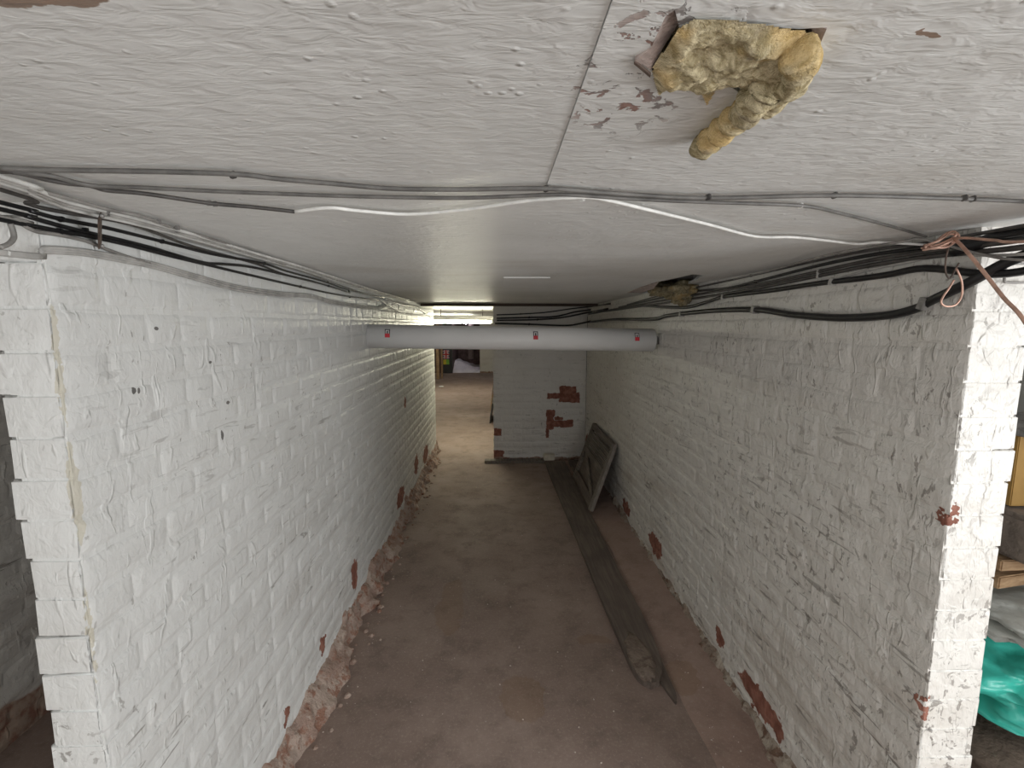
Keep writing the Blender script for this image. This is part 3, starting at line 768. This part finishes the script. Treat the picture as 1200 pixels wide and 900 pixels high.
# ------------------------------------------------------------------ cables
def cable(name, label, pix, r, mat, off=None, clips=(), clipmat=None, back=0.0, group=None, cat='cable', pts=None, tail=None):
    off = off if off is not None else r+0.003
    P = [surf(x, y, off) for x, y in pix] if pts is None else [Vector(p) for p in pts]
    if back:          # runs on behind the camera along the same wall
        d = (P[0]-P[1]); d.normalize()
        e = Vector((P[0].x, P[0].y-back, min(P[0].z, CEIL-off))); P = [e, Vector((P[0].x, P[0].y-back*0.4, e.z))]+P
    if tail: P = P+[Vector(q) for q in tail]
    root = empty(name, P[0]); tag(root, label, cat, group)
    o = tube('sheath', [p-P[0] for p in P], r, mat, root, 8, 5)
    for cx, cy in clips:
        c_ = surf(cx, cy, off*0.9)-P[0]
        q = surf(cx+3, cy+1, off*0.9)-P[0]
        s = max(0.0042, r*1.25)
        k = obox('cable_clip', frame(c_, (q-c_), (0, 0.2, 1)), (s*1.3, s*2.0, s*2.0), clipmat or m_black, root, 0.001)
    return root
# left wall
cable('power_cable', 'uppermost black cable of the three clipped along the left wall', [(0,237),(35,247),(72,257),(120,266),(150,273),(190,283),(210,288),(250,298),(310,309),(337,318),(380,330),(410,340),(450,349)], 0.0038, m_black, clips=[(72,257),(190,283),(310,309),(384,331),(409,341)], back=1.6)
cable('power_cable', 'middle black cable on the left wall, merging with the lower one part way', [(0,245),(30,253),(65,263),(100,272),(140,281),(180,291),(200,297),(240,308),(262,309.5),(295,313),(338,323),(375,332),(410,343)], 0.0040, m_black, clips=[(100,270),(385,335)], back=1.6)
cable('power_cable', 'lowest black cable on the left wall above the drooping grey bundle', [(0,257),(30,263),(70,271),(100,276),(150,287),(200,300),(250,312),(300,324),(352,336),(400,346),(445,352)], 0.0040, m_black, clips=[(70,271),(352,336),(410,348)], back=1.6)
for dy, nm in ((-2.6, 'upper'), (0, 'middle'), (2.6, 'lower')):
    cable('grey_cable', nm+' strand of the pale grey cable bundle drooping below the black cables on the left', [(8,297+dy*.6),(50,293+dy),(100,296+dy),(150,305+dy),(180,311+dy),(230,325+dy),(280,338+dy),(330,345+dy*.8),(365,347+dy*.6),(395,355+dy*.7),(440,361+dy*.5),(456,357+dy*.3)], 0.0034, m_lgrey, clips=[(8,297),(365,346)] if dy == 0 else (), clipmat=m_whitec, back=1.6)
for dy, nm, mt in ((-5, 'upper', m_whitep), (-1.5, 'middle', m_lgrey), (2.5, 'lower', m_whitep)):
    cable('painted_cable', nm+' white painted cable in the corner of the left wall and ceiling', [(0,211+dy),(36,224+dy),(75,240+dy),(110,249+dy),(150,258+dy*.9),(200,271+dy*.8),(250,285+dy*.7),(300,300+dy*.6),(350,314+dy*.5),(400,330+dy*.5),(450,345+dy*.3),(480,353+dy*.3)], 0.0036, mt, off=0.007, clips=[(125,252+dy),(208,272+dy)] if dy < 0 else (), clipmat=m_steel, back=1.6)
cable('painted_cable', 'thin grey cable just under the ceiling corner on the left', [(40,222),(85,234),(125,245),(170,255),(205,268),(260,284),(320,305),(360,320),(395,333),(430,345)], 0.0032, m_grey, clips=[(186,260)], clipmat=m_steel)
cable('painted_cable', 'dark grey cable between the white corner run and the black cables on the left', [(0,222),(30,238),(60,246),(95,252),(120,256),(150,262),(180,272),(230,290),(300,309),(335,322),(370,331)], 0.0035, m_dark, back=1.6)
cable('painted_cable', 'pale cable crossing down from the left black cables to the grey bundle', [(0,254),(14,256),(28,264),(42,271),(68,275),(100,282),(125,292),(150,301),(175,308)], 0.0036, m_grey, back=1.6)
cable('cable_hook', 'short grey cable end hooked down at the near end of the left wall', [(12,262),(15,270),(16,279),(10,286),(0,290)], 0.004, m_grey, clips=())
cable('thin_wire', 'thin white wire drooping on the left wall before the lit opening', [(445,352),(458,360),(475,368),(492,370),(503,366)], 0.004, m_whitec)
cable('thin_wire', 'thin white wire looping near the lit lamp at the far left', [(452,351),(470,357),(488,360),(500,369),(507,374)], 0.005, m_whitec)
st = empty('metal_strap', surf(117, 270, 0.012)); tag(st, 'rusty brown metal strap across the left wall cables', 'strap')
p0 = surf(117, 253, 0.016)-st.location; p1 = surf(117, 288, 0.014)-st.location
obox('band', frame((p0+p1)/2, p1-p0, (1, 0, 0)), ((p1-p0).length, 0.003, 0.017), m_rust, st, 0.0008)
for q in (p0, p1): blob('screw', q+Vector((0.004, 0, 0)), (0.004, 0.004, 0.004), m_steel, st, 2, 0)
# across the ceiling
CC = 0.009
cable('ceiling_cable', 'nearest grey cable clipped straight across the ceiling', [(0,197),(50,199),(180,201),(275,204),(330,210),(400,216),(460,221),(540,222),(640,221),(740,228),(830,232),(980,229),(1130,233),(1200,236)], 0.0036, m_mgrey, clips=[(273,205),(640,221),(830,231),(978,229),(1130,232),(1140,233)], clipmat=m_dark)
cable('ceiling_cable', 'second grey cable across the ceiling, bending back to the copper wire at right', [(0,201),(25,202),(60,206),(90,214),(115,218),(170,220),(250,224),(380,229),(460,231),(540,232),(600,230),(660,228),(740,233),(830,237),(938,241),(985,250),(1040,264),(1085,277)], 0.0032, m_mgrey, clips=[(938,241)], clipmat=m_whitec)
cable('ceiling_cable', 'dark cable crossing the left ceiling and ending where the white one begins', [(0,199),(28,204),(55,210.5),(80,215),(105,217.5),(125,223),(170,227),(245,238),(300,243),(345,248)], 0.0034, m_dark, clips=[(245,238),(252,239)], clipmat=m_steel)
cable('white_cable', 'wavy white cable strung across the ceiling to the copper wire', [(345,248),(385,243.5),(420,247),(480,251),(550,245),(620,235),(682,231),(710,234),(760,246),(830,263),(885,277),(930,278),(970,282),(1005,286),(1030,284),(1088,287)], 0.0032, m_whitec, clips=[(682,233)], clipmat=m_whitec)
# right side, where wall and ceiling meet
cable('armoured_cable', 'thick black cable sagging lowest along the right wall', [(690,377.5),(720,374.5),(765,374),(782,370),(830,364.5),(885,363),(930,369),(985,372.5),(1040,369.5),(1075,361),(1092,352)], 0.0115, m_black, clips=[(799,368),(885,363),(1085,356)], clipmat=m_steel,
      tail=[(1.035, 1.02, 1.740), (1.055, 0.94, 1.785), (1.07, 0.82, 1.805), (1.09, 0.55, 1.815), (1.1, -0.2, 1.82), (1.1, -2.1, 1.82)])
cable('armoured_cable', 'second thick black cable along the right wall, above the sagging one', [(690,368),(725,362),(750,358.5),(780,360),(805,360),(828,354),(850,347.5),(900,341),(960,332),(1000,327.5),(1040,322),(1085,314.5)], 0.0085, m_black, clips=[(848,348),(976,330)], clipmat=m_lgrey,
      tail=[(1.05, 0.98, 1.755), (1.058, 0.86, 1.762), (1.062, 0.6, 1.772), (1.07, -0.3, 1.80), (1.07, -2.1, 1.81)])
RC = [('black cable in the right ceiling corner, topmost of the bundle', [(735,357),(790,342),(830,334),(880,323),(960,305),(1010,295),(1050,289),(1085,285)], 0.0042, m_dark),
      ('black cable of the right bundle just under the topmost one', [(725,360),(800,344),(850,338),(885,330),(960,311),(1020,299),(1075,291)], 0.0052, m_black),
      ('dark grey cable in the middle of the right wall bundle', [(715,363),(800,348),(880,335),(960,318),(1020,305),(1085,295)], 0.0055, m_dark),
      ('lower dark grey cable of the right wall bundle', [(710,365),(800,352),(880,339),(960,323),(1020,311),(1095,300)], 0.0060, m_dark),
      ('pale grey cable crossing the right wall bundle', [(855,346),(900,339),(945,337),(975,328),(1020,316),(1060,308),(1110,299)], 0.0032, m_lgrey),
      ('thin grey cable on the ceiling just above the right bundle', [(860,327),(900,318),(960,301),(1010,291),(1060,283),(1085,281)], 0.003, m_grey)]
for i, (lb, px, r, mt) in enumerate(RC):
    y_ = 0.80
    cable('bundled_cable', lb, px, r, mt, off=r+0.004+0.003*(i % 3), clips=[px[3]] if i < 4 else (), clipmat=m_lgrey if i in (2, 3) else m_black,
          tail=[(1.035, 0.9, 1.842-0.014*i), (1.05, 0.6, 1.84-0.012*i), (1.05, -2.1, 1.84-0.012*i)])
cable('heavy_cable', 'short thick black cable in the ceiling corner at the right edge', None, 0.014, m_black, pts=[(1.03, 1.06, 1.815), (1.05, 0.96, 1.832), (1.07, 0.86, 1.84), (1.09, 0.5, 1.842), (1.09, -2.1, 1.842)])
# over the end wall
EW = [('uppermost thin black cable over the end wall', [(582,369),(610,368),(640,366),(668,362),(690,359.5),(715,356)], 0.007),
      ('second thin black cable over the end wall', [(582,373),(620,372),(650,371),(672,366),(692,363)], 0.009),
      ('third black cable over the end wall, sloping to the corner', [(582,375.5),(630,374.5),(660,372),(690,366),(712,362)], 0.009),
      ('lowest black cable over the end wall, just above the white pipe', [(580,379),(620,380),(660,381.5),(676,380),(692,376.5)], 0.010)]
for lb, px, r in EW: cable('wall_cable', lb, px, r, m_black, clips=[px[1]])

# copper wire twisted round the cables at the right
cu = empty('copper_wire', (0, 0, 0)); tag(cu, 'pinkish copper wire knotted round the cables with two loose ends at right', 'wire')
def at(px, py, y): return hit(px, py, 1, y)
kn = [(1080,291),(1100,286),(1118,278),(1120,272),(1110,273),(1096,283),(1084,290),(1098,291),(1116,284),(1124,277),(1116,271),(1104,280),(1090,288),(1108,290),(1122,282)]
tube('knot', [at(x, y, 0.985+0.012*math.sin(i*1.9)) for i, (x, y) in enumerate(kn)], 0.0021, m_copper, cu, 8, 6)
kn2 = [(1082,288),(1098,283),(1112,275),(1120,276),(1112,284),(1092,291),(1082,293),(1100,289),(1118,281)]
tube('knot', [at(x, y, 0.975+0.010*math.cos(i*2.3)) for i, (x, y) in enumerate(kn2)], 0.0021, m_copper, cu, 8, 6)
tube('hanging_loop', [at(x, y, 0.99) for x, y in ((1114,284),(1109,300),(1108,318),(1113,326),(1120,315),(1124,308))], 0.0016, m_rust, cu, 8, 6)
tube('hanging_loop', [at(x, y, 0.97) for x, y in ((1121,315),(1127,330),(1127,346),(1120,357),(1109,359),(1103,355),(1105,348),(1112,338),(1118,328))], 0.0019, m_copper, cu, 8, 6)
tube('loose_end', [at(1116,279,.975), at(1135,279,.93), at(1165,281.5,.87), at(1205,283,.80), Vector((0.98, .6, 1.775)), Vector((1.0, -.3, 1.70))], 0.0026, m_copper, cu, 8, 6)
E0 = at(1117,279,.975); E1 = at(1205,383,.80)
tube('loose_end', [E0, E0.lerp(E1, .12)+Vector((0, 0, .004)), E0.lerp(E1, .4)+Vector((0, 0, .004)), E0.lerp(E1, .7), E1, E1+(E1-E0)*.6+Vector((0, 0, -.05)), E1+(E1-E0)*1.2+Vector((0, 0, -.2))], 0.0034, m_copper, cu, 8, 6)
gw = empty('wire_frame', (0, 0, 0)); tag(gw, 'small grey wire rectangle on the bright end of the right wall', 'wire')
tube('loop', [at(x, y, 1.018) for x, y in ((1205,309),(1183,309),(1179,312),(1177,328),(1181,331),(1205,331))], 0.0028, m_grey, gw, 8, 4)

# ------------------------------------------------------------------ fluorescent fittings beyond the left wall's end, the farther one added
def batten(name, x0, x1, y, z, mat, label, along='x'):
    r = empty(name, (0, 0, 0)); tag(r, label, 'light')
    box('housing', (x0, y-0.035, z), (x1, y+0.035, z+0.05), m_enamel, r, 0.004)
    for x in (x0+0.015, x1-0.015): box('lamp_holder', (x-0.015, y-0.02, z-0.055), (x+0.015, y+0.02, z), m_enamel, r, 0.003)
    cyl('tube', (x0+0.03, y, z-0.032), (x1-0.03, y, z-0.032), 0.016, mat, r, 14)
    for x in (x0+0.15, x1-0.15): cyl('hanger', (x, y, z+0.05), (x, y, CEIL+0.006), 0.005, m_steel, r, 8)
    return r
batten('fluorescent_batten', -0.95, -0.06, 6.75, 1.715, m_tube, 'lit fluorescent tube fitting across the passage beyond the white pipe')
batten('fluorescent_batten', -1.75, -0.55, 11.2, 1.76, m_tube2, 'added unseen fluorescent tube fitting farther down the passage')  # unseen fitting, added to light the far floor

# ------------------------------------------------------------------ far room
def post(x, y, w, lab):
    tag(box('timber_post', (x-w/2, y-w/2, 0), (x+w/2, y+w/2, CEIL), m_tim, None, 0.006), lab, 'post')
post(-1.80, 14.2, 0.085, 'brown timber post in the far room, nearest the left wall edge')
post(-1.705, 14.4, 0.055, 'brown timber post beside the dark notice board with the flag')
fb = empty('notice_board', (0, 0, 0)); tag(fb, 'dark notice board carrying a flag poster at the far end of the passage', 'board')
box('backing_sheet', (-1.88, 15.93, 0.0), (-1.53, 15.99, 1.7), m_blk, fb)
ps = empty('poster', (0, 0, 0)); tag(ps, 'flag poster with yellow and green lower half on the dark notice board', 'poster')
X0, X1, Z0, Z1, YP = -1.835, -1.635, 0.30, 0.80, 15.925
box('sheet', (X0, YP, Z0), (X1, YP+0.004, Z1), m_navy, ps)
zm = 0.50
box('green_block', ((X0+X1)/2, YP-0.003, Z0), (X1, YP, zm-.03), m_grn, ps); box('yellow_block', (X0, YP-0.003, Z0), ((X0+X1)/2, YP, zm-.03), m_yel, ps)
cx, cz = (X0+X1)/2, (zm+Z1)/2-.01
dg = Vector((X1-X0, 0, Z1-zm)); 
for sgn in (1, -1):
    d = Vector((dg.x, 0, sgn*dg.z))
    obox('white_diagonal', frame((cx, YP-0.002, cz), d, (0, 1, 0)), (dg.length*0.9, 0.003, 0.05), m_wht, ps)
    obox('red_diagonal', frame((cx, YP-0.004, cz), d, (0, 1, 0)), (dg.length*0.9, 0.003, 0.02), m_red, ps)
box('white_cross', (cx-.04, YP-.007, zm-.01), (cx+.04, YP-.005, Z1-.01), m_wht, ps); box('white_cross', (X0, YP-.007, cz-.04), (X1, YP-.005, cz+.04), m_wht, ps)
box('red_cross', (cx-.024, YP-.010, zm-.01), (cx+.024, YP-.008, Z1-.01), m_red, ps); box('red_cross', (X0, YP-.010, cz-.024), (X1, YP-.008, cz+.024), m_red, ps)
# alcove with white sheeting
V = []; Fc = []; n = 30
for j in range(n+1):
    for i in range(n+1):
        u_ = i/n; v_ = j/n; x = -1.53+0.93*u_; y = 16.05+1.9*v_
        z = max(0.0, 0.05+(0.30-0.30*u_)*min(1, v_*2.2)+0.06*mnoise.noise(Vector((u_*5, v_*5, 0))))*(1 if 0 < j else 0)
        V.append((x, y, z+0.003))
for j in range(n):
    for i in range(n):
        a = j*(n+1)+i; Fc.append((a, a+1, a+n+2, a+n+1))
tag(link('white_sheeting', mesh('white_sheeting', V, Fc), m_sheet, None, True), 'heap of white sheeting in the dark alcove at the far end', 'sheeting')
tag(cyl('hanging_tube', (-0.95, 16.9, 0.42), (-0.95, 16.9, CEIL-.02), 0.10, plain('taupe', (0.22, 0.17, 0.165), 0.7), None, 20), 'dull grey brown duct hanging in the far alcove', 'duct')
al = empty('added_bulb', (0, 0, 0)); tag(al, 'added small round bulb on the ceiling of the far alcove', 'light')  # unseen bulb, added to light the white sheeting
blob('bulb', (-1.1, 16.5, 1.72), (0.05, 0.05, 0.06), emit('lit_bulb', (0.95, 0.92, 1.0), 60), al, 3, 0)
cyl('holder', (-1.1, 16.5, 1.77), (-1.1, 16.5, CEIL), 0.025, m_enamel, al, 12)
# boards leaning on the passage wall
for k, (y, h, lb) in enumerate(((8.1, 0.34, 'small dark board leaning on the passage wall, nearest the pipe'), (9.2, 0.42, 'pale board leaning on the passage wall behind the dark one'), (11.0, 0.30, 'dark offcut leaning on the passage wall farther off'))):
    bm4 = frame((-0.105, y, h/2), (0.16, 0, 1), (0, 1, 0))
    tag(obox('leaning_board', bm4, (h, 0.75, 0.018), (m_blk, m_tim, m_blk)[k], None, 0.003), lb, 'board')
tag(blob('paper_scrap', (-1.5, 12.4, 0.012), (0.07, 0.05, 0.02), m_wht, None, 2, 0.3, 6, 2, 0.012), 'crumpled white scrap on the far floor', 'scrap')

# ------------------------------------------------------------------ stored things in the right-hand bay
o = blob('brown_sack', (1.98, 1.55, 0.10), (0.34, 0.36, 0.11), m_sack, None, 4, 0.2, 5, 1, 0.10)
tag(o, 'lumpy dark brown sack on the floor beyond the right wall', 'sack')
o = blob('teal_bag', (2.0, 1.62, 0.36), (0.36, 0.36, 0.14), m_teal, None, 5, 0.38, 6, 9, 0.10)
tag(o, 'creased teal plastic bag in the heap beyond the right wall', 'bag')
o = blob('polythene_bundle', (2.05, 1.60, 0.615), (0.38, 0.34, 0.08), m_clear, None, 5, 0.35, 7, 4, 0.06)
tag(o, 'crumpled greyish polythene bundle on the teal bag', 'plastic')
tag(obox('timber_offcut', frame((2.05, 1.62, 0.745), (1, 0.25, -0.05), (-.25, 1, 0)), (0.70, 0.14, 0.045), m_tim, None, 0.004), 'lower brown timber offcut, lying on the polythene bundle', 'timber')
tag(obox('timber_offcut', frame((2.08, 1.56, 0.81), (1, 0.1, -0.03), (-.1, 1, 0)), (0.70, 0.10, 0.04), m_tim, None, 0.004), 'upper brown timber offcut, directly under the grey brown block', 'timber')
tag(box('stone_block', (1.76, 1.38, 0.845), (2.3, 1.74, 1.01), m_stone, None, 0.015, 0.006), 'grey brown stone block on the timber in the right bay', 'block')
tag(box('ochre_panel', (1.79, 1.52, 1.018), (2.35, 1.56, 1.27), m_mdf, None, 0.003), 'ochre brown panel standing on the block in the right bay', 'panel')
tag(box('grey_tray', (1.77, 1.44, 1.272), (2.35, 1.64, 1.33), m_steel, None, 0.004), 'dull grey metal tray on top of the ochre panel', 'tray')
